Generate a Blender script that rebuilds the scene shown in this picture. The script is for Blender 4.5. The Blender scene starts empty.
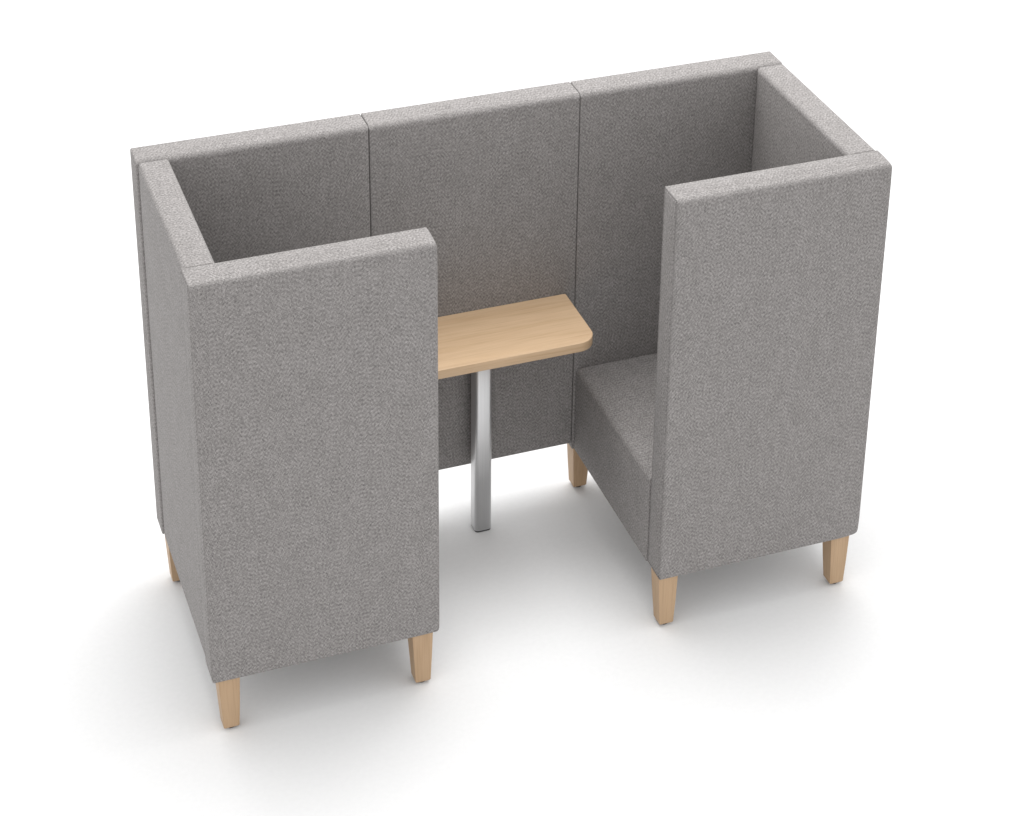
import bpy, bmesh, math, random
from mathutils import Vector, noise

random.seed(4)
S = 0.92                       # fitted units -> metres
sc = bpy.context.scene
col = sc.collection

# ------------------------------------------------------------------ helpers
def link(name, me, parent=None, mat=None, loc=None):
    o = bpy.data.objects.new(name, me)
    col.objects.link(o)
    if mat is not None:
        me.materials.append(mat)
    if parent is not None:
        o.parent = parent
        o.location = Vector(loc or (0, 0, 0)) - Vector(parent.location)
    elif loc:
        o.location = loc
    return o

def empty(name, loc, label, cat):
    o = bpy.data.objects.new(name, None)
    o.empty_display_size = 0.1
    col.objects.link(o)
    o.location = loc
    o['label'] = label
    o['category'] = cat
    return o

# ------------------------------------------------------------------ materials
def new_mat(name):
    m = bpy.data.materials.new(name)
    m.use_nodes = True
    nt = m.node_tree
    return m, nt, nt.nodes['Principled BSDF']

def N(nt, t, **kw):
    n = nt.nodes.new(t)
    for k, v in kw.items():
        if k in n.inputs.keys():
            n.inputs[k].default_value = v
        else:
            setattr(n, k, v)
    return n

def ramp(nt, fac, stops):
    r = nt.nodes.new('ShaderNodeValToRGB')
    e = r.color_ramp.elements
    while len(e) < len(stops):
        e.new(0.5)
    for el, (p, c) in zip(e, stops):
        el.position = p
        el.color = (*c, 1) if len(c) == 3 else c
    nt.links.new(fac, r.inputs[0])
    return r

def fabric():
    m, nt, b = new_mat('grey_melange_fabric')
    L = nt.links.new
    uv = N(nt, 'ShaderNodeUVMap', uv_map='weave')
    def strand(sx, sy, detail, off):
        mp = N(nt, 'ShaderNodeMapping')
        mp.inputs['Scale'].default_value = (sx, sy, 1)
        mp.inputs['Location'].default_value = (off, off * .7, 0)
        L(uv.outputs[0], mp.inputs[0])
        n = N(nt, 'ShaderNodeTexNoise', noise_dimensions='2D')
        n.inputs['Scale'].default_value = 1
        n.inputs['Detail'].default_value = detail
        n.inputs['Roughness'].default_value = 0.6
        L(mp.outputs[0], n.inputs['Vector'])
        return n.outputs[0]
    def mth(op, a, c):
        n = N(nt, 'ShaderNodeMath', operation=op)
        for i, v in enumerate((a, c)):
            if isinstance(v, (int, float)):
                n.inputs[i].default_value = v
            else:
                L(v, n.inputs[i])
        return n.outputs[0]
    sep = N(nt, 'ShaderNodeSeparateXYZ')
    L(uv.outputs[0], sep.inputs[0])
    def yarns(across, along, per_m, seg_per_m, seed):
        """Every yarn is a narrow strip cut into dyed lengths of its own tone."""
        i = mth('FLOOR', mth('MULTIPLY', across, per_m), 0)
        w1 = N(nt, 'ShaderNodeTexWhiteNoise', noise_dimensions='1D')
        L(mth('ADD', i, seed), w1.inputs['W'])
        j = mth('FLOOR', mth('ADD', mth('MULTIPLY', along, seg_per_m), mth('MULTIPLY', w1.outputs[0], 9.0)), 0)
        cb = N(nt, 'ShaderNodeCombineXYZ')
        L(i, cb.inputs[0]); L(j, cb.inputs[1]); cb.inputs[2].default_value = seed
        w2 = N(nt, 'ShaderNodeTexWhiteNoise', noise_dimensions='3D')
        L(cb.outputs[0], w2.inputs['Vector'])
        # light and dark lengths take turns along the yarn, each a little off tone
        alt = mth('PINGPONG', j, 1.0)
        return mth('ADD', mth('MULTIPLY', alt, .40), mth('MULTIPLY', w2.outputs[0], .60))
    U, V = sep.outputs[0], sep.outputs[1]
    weft = yarns(V, U, 400, 195, 3.5)
    warp = yarns(U, V, 335, 150, 8.5)
    fine = yarns(V, U, 800, 400, 5.5)
    lo = strand(16, 10, 3.0, 7.7)        # slow tone drift
    s = mth('ADD', mth('MULTIPLY', weft, .42), mth('MULTIPLY', warp, .46))
    s = mth('ADD', s, mth('MULTIPLY', fine, .12))
    # over / under of the plain weave
    ij = mth('ADD', mth('FLOOR', mth('MULTIPLY', U, 350), 0), mth('FLOOR', mth('MULTIPLY', V, 350), 0))
    over = mth('PINGPONG', ij, 1.0)
    s = mth('ADD', s, mth('MULTIPLY', mth('SUBTRACT', over, .5), .08))
    r = ramp(nt, s, [(0.0, (.108, .1025, .100)), (0.5, (.221, .2095, .204)), (1.0, (.348, .331, .323))])
    r2 = ramp(nt, lo, [(0.3, (.965, .962, .960)), (0.7, (1.03, 1.028, 1.03))])
    mx = N(nt, 'ShaderNodeMix', data_type='RGBA', blend_type='MULTIPLY')
    mx.inputs[0].default_value = 1
    L(r.outputs[0], mx.inputs[6]); L(r2.outputs[0], mx.inputs[7])
    L(mx.outputs[2], b.inputs['Base Color'])
    b.inputs['Roughness'].default_value = .95
    b.inputs['Specular IOR Level'].default_value = .15
    b.inputs['Sheen Weight'].default_value = .06
    b.inputs['Sheen Roughness'].default_value = .45
    bp = N(nt, 'ShaderNodeBump')
    bp.inputs['Strength'].default_value = .15
    bp.inputs['Distance'].default_value = .0012
    L(s, bp.inputs['Height'])
    L(bp.outputs[0], b.inputs['Normal'])
    return m

def wood(name, axis, tint, rough=.42):
    m, nt, b = new_mat(name)
    L = nt.links.new
    tc = N(nt, 'ShaderNodeTexCoord')
    oi = N(nt, 'ShaderNodeObjectInfo')
    def grain(along, across, detail, dist):
        mp = N(nt, 'ShaderNodeMapping')
        sc_ = [across] * 3
        sc_[axis] = along
        mp.inputs['Scale'].default_value = sc_
        L(tc.outputs['Object'], mp.inputs[0])
        n = N(nt, 'ShaderNodeTexNoise', noise_dimensions='4D')
        n.inputs['Scale'].default_value = 1
        n.inputs['Detail'].default_value = detail
        n.inputs['Roughness'].default_value = .55
        n.inputs['Distortion'].default_value = dist
        w = N(nt, 'ShaderNodeMath', operation='MULTIPLY')
        w.inputs[1].default_value = 31.0
        L(oi.outputs['Random'], w.inputs[0]); L(w.outputs[0], n.inputs['W'])
        L(mp.outputs[0], n.inputs['Vector'])
        return n.outputs[0]
    a = grain(1.6, 26, 3, .6)
    f = grain(9, 330, 2, .1)
    c = [Vector(tint) * k for k in (.88, .97, 1.04)]
    c[0] = Vector((c[0].x, c[0].y * .96, c[0].z * .90))
    r = ramp(nt, a, [(.30, c[0]), (.50, c[1]), (.70, c[2])])
    r2 = ramp(nt, f, [(.30, (.84, .82, .78)), (.55, (1, 1, 1))])
    mx = N(nt, 'ShaderNodeMix', data_type='RGBA', blend_type='MULTIPLY')
    mx.inputs[0].default_value = .75
    L(r.outputs[0], mx.inputs[6]); L(r2.outputs[0], mx.inputs[7])
    L(mx.outputs[2], b.inputs['Base Color'])
    b.inputs['Roughness'].default_value = rough
    b.inputs['Specular IOR Level'].default_value = .35
    bp = N(nt, 'ShaderNodeBump')
    bp.inputs['Strength'].default_value = .12
    bp.inputs['Distance'].default_value = .0005
    L(f, bp.inputs['Height']); L(bp.outputs[0], b.inputs['Normal'])
    return m

def metal():
    m, nt, b = new_mat('satin_aluminium')
    L = nt.links.new
    tc = N(nt, 'ShaderNodeTexCoord')
    mp = N(nt, 'ShaderNodeMapping')
    mp.inputs['Scale'].default_value = (700, 700, 3)
    L(tc.outputs['Object'], mp.inputs[0])
    n = N(nt, 'ShaderNodeTexNoise')
    n.inputs['Scale'].default_value = 1
    L(mp.outputs[0], n.inputs['Vector'])
    r = ramp(nt, n.outputs[0], [(.3, (.66, .66, .665)), (.7, (.74, .74, .745))])
    L(r.outputs[0], b.inputs['Base Color'])
    b.inputs['Metallic'].default_value = 1
    b.inputs['Roughness'].default_value = .5
    return m

def plain(name, c, rough, scale=60, var=.06):
    m, nt, b = new_mat(name)
    n = N(nt, 'ShaderNodeTexNoise')
    n.inputs['Scale'].default_value = scale
    r = ramp(nt, n.outputs[0], [(.3, Vector(c) * (1 - var)), (.7, Vector(c) * (1 + var))])
    nt.links.new(r.outputs[0], b.inputs['Base Color'])
    b.inputs['Roughness'].default_value = rough
    return m

FAB = fabric()
TOPWOOD = wood('pale_oak_tabletop', 0, (.578, .410, .260), .45)
EDGEWOOD = wood('oak_edge_banding', 0, (.50, .35, .225), .5)
LEGWOOD = wood('oak_leg', 2, (.428, .293, .180), .5)
METAL = metal()
BLACK = plain('dark_plastic', (.018, .018, .018), .6)
WHITE = plain('white_studio_floor', (.74, .74, .74), .85, 4000, .012)
WHITE.node_tree.nodes['Principled BSDF'].inputs['Specular IOR Level'].default_value = .1

# ------------------------------------------------------------------ upholstered blocks
def upholstered(name, parent, x, y, z, radii=None, r0=.006, puff=.003, seams=(), step=.03, seed=0., corners=None):
    """Padded, fabric covered block between fitted-unit extents x, y, z.
    radii: {('x-','z+'): r} rounding of the edge shared by two faces, in metres.
    seams: faces ('x-' ...) whose outline carries a sewn seam groove."""
    lo = [x[0] * S, y[0] * S, z[0] * S]
    hi = [x[1] * S, y[1] * S, z[1] * S]
    radii = {frozenset(k): v for k, v in (radii or {}).items()}
    sides = [a + s for a in 'xyz' for s in '-+']
    corners = {frozenset(k): v for k, v in (corners or {}).items()}
    def R(f, g):
        return radii.get(frozenset((f, g)), r0)
    def lines(ax):
        out = set()
        ln = hi[ax] - lo[ax]
        me = 'xyz'[ax]
        for s in '-+':
            rs = {R(me + s, g) for g in sides if g[0] != me}
            ds = {0.0}
            for r in rs:
                for k in (0, .25, .5, .75, 1):
                    ds.add(round(r * (1 - math.tan(math.pi / 4 * (1 - k))), 6))
                ds.update((r + .0018, r + .0036, r + .006))
            if corners:
                ds.update(k * .004 for k in range(18))
            ds = {d for d in ds if d < ln * .48}
            for d in ds:
                out.add(round(lo[ax] + d if s == '-' else hi[ax] - d, 6))
        a, b = lo[ax] + .03, hi[ax] - .03
        if b - a > .02:
            n = max(1, round((b - a) / step))
            for i in range(n + 1):
                out.add(round(a + (b - a) * i / n, 6))
        o = sorted(out)
        keep = [o[0]]
        for v in o[1:]:
            if v - keep[-1] > .0007:
                keep.append(v)
        keep[-1] = o[-1]
        return keep
    G = [lines(a) for a in range(3)]
    bm = bmesh.new()
    uvl = bm.loops.layers.uv.new('weave')
    cache = {}
    ou, ov = random.uniform(0, 40), random.uniform(0, 40)
    def fd(p):       # inward distance from every face
        d = {}
        for a in range(3):
            d['xyz'[a] + '-'] = p[a] - lo[a]
            d['xyz'[a] + '+'] = hi[a] - p[a]
        return d
    def shape(p):
        q = Vector(p)
        d0 = fd(p)
        # soft padding
        nrm = Vector((0, 0, 0))
        for a in range(3):
            for s, sg in (('-', -1), ('+', 1)):
                if d0['xyz'[a] + s] < 1e-7:
                    nrm[a] += sg
        if nrm.length > 0 and sum(abs(c) > 0 for c in nrm) == 1:
            a = max(range(3), key=lambda i: abs(nrm[i]))
            w = 1
            fade = 1
            for b in range(3):
                if b != a:
                    t = (p[b] - lo[b]) / (hi[b] - lo[b])
                    w *= 1 - (2 * t - 1) ** 4
            me_ = 'xyz'[a] + ('+' if nrm[a] > 0 else '-')
            for gn, dv in d0.items():
                if gn[0] != 'xyz'[a]:
                    k = min(1, max(0, (dv - R(me_, gn)) / .03))
                    fade *= k * k * (3 - 2 * k)
            wob = noise.noise(Vector(p) * 5.5 + Vector((seed, 0, 3))) * .0016 + noise.noise(Vector(p) * 17 + Vector((seed, 5, 3))) * .0004
            amount = (puff * w + wob) * fade
            face = 'xyz'[a] + ('+' if nrm[a] > 0 else '-')
            if face in seams:
                dd = min((abs(dv - R(face, g)) for g, dv in d0.items() if g[0] != 'xyz'[a]))
                if dd < .0017:
                    amount -= .0042
                elif dd < .0030:
                    amount -= .0012
            q += nrm * amount
        # rounded edges
        for i in range(6):
            for j in range(i + 1, 6):
                f, g = sides[i], sides[j]
                if f[0] == g[0]:
                    continue
                r = R(f, g)
                for ck, rc in corners.items():
                    if f in ck and g in ck:
                        (third,) = ck - {f, g}
                        k = min(1, max(0, 1 - d0[third] / .065))
                        r += (rc - r) * k * k * (3 - 2 * k)
                a, b = 'xyz'.index(f[0]), 'xyz'.index(g[0])
                da = q[a] - lo[a] if f[1] == '-' else hi[a] - q[a]
                db = q[b] - lo[b] if g[1] == '-' else hi[b] - q[b]
                if da < r and db < r:
                    va, vb = r - da, r - db
                    l = math.hypot(va, vb)
                    if l > r:
                        va, vb = va * r / l, vb * r / l
                        q[a] = lo[a] + r - va if f[1] == '-' else hi[a] - r + va
                        q[b] = lo[b] + r - vb if g[1] == '-' else hi[b] - r + vb
        for ck, rc in corners.items():
            vs = {}
            for f in ck:
                a = 'xyz'.index(f[0])
                vs[a] = rc - (q[a] - lo[a] if f[1] == '-' else hi[a] - q[a])
            if all(v > 0 for v in vs.values()):
                l = math.sqrt(sum(v * v for v in vs.values()))
                if l > rc:
                    for f in ck:
                        a = 'xyz'.index(f[0])
                        v = vs[a] * rc / l
                        q[a] = lo[a] + rc - v if f[1] == '-' else hi[a] - rc + v
        return q
    def vert(p):
        k = tuple(round(c, 6) for c in p)
        if k not in cache:
            cache[k] = bm.verts.new(shape(k))
        return cache[k]
    for a in range(3):
        b, c = [(1, 2), (0, 2), (0, 1)][a]
        for side in (0, 1):
            pa = lo[a] if side == 0 else hi[a]
            for i in range(len(G[b]) - 1):
                for j in range(len(G[c]) - 1):
                    ps = []
                    for (u, v) in ((i, j), (i + 1, j), (i + 1, j + 1), (i, j + 1)):
                        p = [0, 0, 0]
                        p[a] = pa; p[b] = G[b][u]; p[c] = G[c][v]
                        ps.append(p)
                    flip = (side == 0) ^ (a == 1)
                    if flip:
                        ps.reverse()
                    f = bm.faces.new([vert(p) for p in ps])
                    f.smooth = True
                    for lp, p in zip(f.loops, ps):
                        lp[uvl].uv = (p[b] + ou + a * 3.1 + side * 1.7, p[c] + ov + a * 2.3)
    me = bpy.data.meshes.new(name)
    base = Vector(((lo[0] + hi[0]) / 2, (lo[1] + hi[1]) / 2, lo[2]))
    for v in bm.verts:
        v.co -= base
    bm.to_mesh(me)
    bm.free()
    return link(name, me, parent, FAB, base)

# ------------------------------------------------------------------ dimensions (fitted units, floor at z = 0)
Z = .043
W, D, H, zb = 2.100, .8255, 1.5024 + Z, .15 + Z
wL, xR, s1, s2 = .6925, 1.409, .7075, 1.3977
t, ts, tb = .1, .0942, .095
yf = D - tb
g = .0008          # hairline between neighbouring covers
zs = .478 + Z      # seat height

booth = empty('seating_booth', (W / 2 * S, D / 2 * S, 0),
              'grey fabric two seat meeting booth with high walls, open front and tapered wooden legs', 'booth')

big, mid, sm = .011, .007, .0045
def panel_back(x0, x1, z0, sd, ends):
    rad = {('y-', 'z+'): .018, ('y+', 'z+'): .004, ('x-', 'y-'): sm, ('x+', 'y-'): sm,
           ('x-', 'z+'): sm, ('x+', 'z+'): sm, ('y-', 'z-'): .006}
    for e in ends:
        rad[(e, 'z+')] = .006
        rad[(e, 'y+')] = .009
        rad[(e, 'y-')] = .008
    return upholstered('back_panel', booth, (x0 + g, x1 - g), (yf, D), (z0, H), rad, puff=.003, seed=sd)
panel_back(-.005, s1, zb, 1.3, ('x-',))
panel_back(s1, s2, .176 + Z, 5.3, ())
panel_back(s2, W + .002, zb, 9.1, ('x+',))

def panel_side(x0, x1, outer, sd):
    inner = 'x+' if outer == 'x-' else 'x-'
    rad = {(inner, 'z+'): .014, (outer, 'z+'): .012, ('y-', 'z+'): sm, ('y+', 'z+'): .004,
           ('x-', 'y-'): .010, ('x+', 'y-'): .006, ('x-', 'y+'): .008, ('x+', 'y+'): .006}
    return upholstered('side_panel', booth, (x0, x1), (t + .0018, yf - .0048), (zb, H - .001), rad, puff=.003, seed=sd)
panel_side(.0015, ts, 'x-', 21.)
panel_side(W - ts, W + .003, 'x+', 33.)

def panel_front(x0, x1, sd, inner, outer, ri, ro_z, ro_y, rf, corners):
    rad = {('y-', 'z+'): rf, ('y+', 'z+'): .006, (inner, 'z+'): ri, (outer, 'z+'): ro_z,
           (inner, 'y-'): .010, (outer, 'y-'): ro_y, (inner, 'y+'): .006, (outer, 'y+'): .008,
           ('y-', 'z-'): .010, (inner, 'z-'): .008, (outer, 'z-'): .012}
    return upholstered('front_panel', booth, (x0, x1), (0, t - g), (zb, H + .0015), rad, puff=.0035, seams=('x-', 'x+'), seed=sd, corners=corners)
panel_front(-.004, wL, 41., 'x+', 'x-', .010, .005, .006, .014, {('x+', 'y-', 'z+'): .015, ('x+', 'y-', 'z-'): .012})
panel_front(xR, W + .007, 52., 'x-', 'x+', .006, .010, .014, .016, {('x+', 'y-', 'z+'): .016, ('x+', 'y-', 'z-'): .018})

def seat(x0, x1, sd, front):
    back = 'x-' if front == 'x+' else 'x+'
    rad = {(front, 'z+'): .022, ('y-', 'z+'): .006, ('y+', 'z+'): .006, (front, 'y-'): .004, (front, 'y+'): .004,
           (front, 'z-'): .008}
    return upholstered('seat', booth, (x0, x1), (t + g, yf - g), (zb, zs), rad, puff=.005, seed=sd)
seat(xR - .004, W - ts - g, 61., 'x-')
seat(ts + g, wL + .004, 72., 'x+')

# ------------------------------------------------------------------ legs
def tapered_leg(dy):
    """Square leg, wider at the top; origin at the centre of its foot."""
    bm = bmesh.new()
    rings = []
    h = zb * S
    for zz, w in ((.0085, .0195), (.0120, .0218), (h * .5, .0256), (h + .0, .0297)):
        rings.append([bm.verts.new((sx * w, sy * w + dy * max(0, zz - .008) / h, zz)) for sx, sy in ((-1, -1), (1, -1), (1, 1), (-1, 1))])
    bm.faces.new(rings[0][::-1]); bm.faces.new(rings[-1])
    for a, b in zip(rings, rings[1:]):
        for i in range(4):
            j = (i + 1) % 4
            bm.faces.new((a[i], a[j], b[j], b[i]))
    ed = [e for e in bm.edges if abs(e.verts[0].co.z - e.verts[1].co.z) > .002]
    bmesh.ops.bevel(bm, geom=ed, offset=.0013, segments=2, profile=.5, affect='EDGES')
    me = bpy.data.meshes.new('leg')
    bm.to_mesh(me); bm.free()
    me.materials.append(LEGWOOD)
    bm = bmesh.new()
    bmesh.ops.create_cone(bm, cap_ends=True, segments=20, radius1=.0135, radius2=.0135, depth=.0090)
    for v in bm.verts:
        v.co.z += .0045
    gm = bpy.data.meshes.new('glide')
    bm.to_mesh(gm); bm.free()
    gm.materials.append(BLACK)
    return me, gm
front_leg, rear_leg = tapered_leg(.0085), tapered_leg(0)
for lx in (.047, .640, 1.444, 2.044):
    for ly in (.0335, .782):
        rear = ly > .5
        px, py = lx, ly
        if rear and (lx < .1 or lx > 2):          # the outer rear legs stand a little further in
            px, py = (.040 if lx < .1 else W - .040), .740
        leg_me, glide_me = rear_leg if rear else front_leg
        o = link('leg', leg_me, booth, None, (px * S, py * S, 0))
        gl = bpy.data.objects.new('glide', glide_me)
        col.objects.link(gl)
        gl.parent = o

# ------------------------------------------------------------------ table
table = empty('table', (W / 2 * S, .6 * S, 0),
              'narrow wooden table with rounded front corners on one metal post between the seats', 'table')
zt = .780 + Z
x0, x1, y0, y1 = (W - 1.361) * S, 1.361 * S, .437 * S, (yf - .003) * S
th, rc = .0305, .055
def slab(name, prof_off, z0, z1, mat, parent, bevel):
    bm = bmesh.new()
    pts = []
    def arc(cx, cy, r, a0, a1, n):
        for i in range(n + 1):
            a = math.radians(a0 + (a1 - a0) * i / n)
            pts.append((cx + r * math.cos(a), cy + r * math.sin(a)))
    r = rc - prof_off
    X0, X1, Y0, Y1 = x0 + prof_off, x1 - prof_off, y0 + prof_off, y1 - prof_off
    arc(X0 + r, Y0 + r, r, 180, 270, 14)
    arc(X1 - r, Y0 + r, r, 270, 360, 14)
    arc(X1 - .004, Y1 - .004, .004, 0, 90, 4)
    arc(X0 + .004, Y1 - .004, .004, 90, 180, 4)
    vs = [bm.verts.new((px - table.location.x, py - table.location.y, z0)) for px, py in pts]
    f = bm.faces.new(vs)
    ex = bmesh.ops.extrude_face_region(bm, geom=[f])
    for v in ex['geom']:
        if isinstance(v, bmesh.types.BMVert):
            v.co.z = z1
    bmesh.ops.recalc_face_normals(bm, faces=bm.faces)
    if bevel:
        ed = [e for e in bm.edges if abs(e.verts[0].co.z - e.verts[1].co.z) < 1e-6]
        bmesh.ops.bevel(bm, geom=ed, offset=bevel, segments=2, profile=.5, affect='EDGES')
    for fc in bm.faces:
        fc.smooth = abs(fc.normal.z) < .5
    me = bpy.data.meshes.new(name)
    bm.to_mesh(me); bm.free()
    o = link(name, me, parent, mat)
    o.location = (0, 0, 0)
    return o
top = slab('tabletop', 0, zt * S - th, zt * S, TOPWOOD, table, .0018)

def post():
    w, d, r = .0272, .0272, .0125
    bm = bmesh.new()
    def outline(off):
        pts = []
        for cx, cy, a0 in ((-1, -1, 180), (1, -1, 270), (1, 1, 0), (-1, 1, 90)):
            rr = r - off
            for i in range(9):
                a = math.radians(a0 + 90 * i / 8)
                pts.append((cx * (w - r) + rr * math.cos(a), cy * (d - r) + rr * math.sin(a)))
        return pts
    def tube(name, z0, z1, off, mat):
        bm = bmesh.new()
        a = [bm.verts.new((x, y, z0)) for x, y in outline(off)]
        b = [bm.verts.new((x, y, z1)) for x, y in outline(off)]
        n = len(a)
        for i in range(n):
            f = bm.faces.new((a[i], a[(i + 1) % n], b[(i + 1) % n], b[i]))
            f.smooth = True
        bm.faces.new(a[::-1]); bm.faces.new(b)
        me = bpy.data.meshes.new(name)
        bm.to_mesh(me); bm.free()
        me.materials.append(mat)
        return me
    p = link('post', tube('post', .0055, zt * S - th - .006, 0, METAL), table, None, (1.0535 * S, .6745 * S, 0))
    f = bpy.data.objects.new('foot', tube('foot', 0, .0058, .0016, BLACK))
    col.objects.link(f); f.parent = p
    # flat fixing plate screwed under the top
    bm = bmesh.new()
    bmesh.ops.create_cube(bm, size=1)
    for v in bm.verts:
        v.co = Vector((v.co.x * .13, v.co.y * .11, v.co.z * .0055 + zt * S - th - .003))
    bmesh.ops.bevel(bm, geom=[e for e in bm.edges if abs(e.verts[0].co.z - e.verts[1].co.z) > .001], offset=.012, segments=4, profile=.5, affect='EDGES')
    me = bpy.data.meshes.new('fixing_plate')
    bm.to_mesh(me); bm.free(); me.materials.append(METAL)
    q = bpy.data.objects.new('fixing_plate', me)
    col.objects.link(q); q.parent = p
post()

# ------------------------------------------------------------------ floor
bm = bmesh.new()
bmesh.ops.create_grid(bm, x_segments=8, y_segments=8, size=30)
me = bpy.data.meshes.new('floor')
bm.to_mesh(me); bm.free()
fl = link('floor', me, None, WHITE, (1, 0, 0))
fl['kind'] = 'structure'

# ------------------------------------------------------------------ light
w = bpy.data.worlds.new('World')
sc.world = w
w.use_nodes = True
bg = w.node_tree.nodes['Background']
bg.inputs[0].default_value = (1, 1, 1, 1)
bg.inputs[1].default_value = 1.28

def area(name, loc, target, size, power, colr=(1, 1, 1)):
    l = bpy.data.lights.new(name, 'AREA')
    l.shape = 'RECTANGLE'
    l.size, l.size_y = size
    l.energy = power
    l.color = colr
    o = bpy.data.objects.new(name, l)
    col.objects.link(o)
    o.location = loc
    o.rotation_euler = (Vector(target) - Vector(loc)).to_track_quat('-Z', 'Y').to_euler()
    return o
area('overhead_softbox', (1.4, 1.6, 4.8), (.97, .4, .3), (4.3, 3.4), 215)

# ------------------------------------------------------------------ camera
cam = bpy.data.cameras.new('camera')
co = bpy.data.objects.new('camera', cam)
col.objects.link(co)
ya, pi_, ro = (math.radians(a) for a in (20.12119217, 24.92011301, 0.66918702))
fw = Vector((math.cos(pi_) * math.sin(ya), math.cos(pi_) * math.cos(ya), -math.sin(pi_)))
rt = fw.cross(Vector((0, 0, 1))).normalized()
up = rt.cross(fw)
c_, s_ = math.cos(ro), math.sin(ro)
rt, up = c_ * rt + s_ * up, -s_ * rt + c_ * up
from mathutils import Matrix
M = Matrix((rt, up, -fw)).transposed().to_4x4()
M.translation = Vector((-0.88546673, -4.91516591, 4.55620783 + Z)) * S
co.matrix_world = M
cam.sensor_width = 36
cam.lens = 36 * 2.120351521772072
cam.shift_x = -5.0726 / 1024
cam.shift_y = -380.2935 / 1024
cam.clip_end = 200
sc.camera = co

sc.view_settings.view_transform = 'Standard'
sc.view_settings.look = 'None'
sc.view_settings.exposure = 0
sc.view_settings.gamma = 1
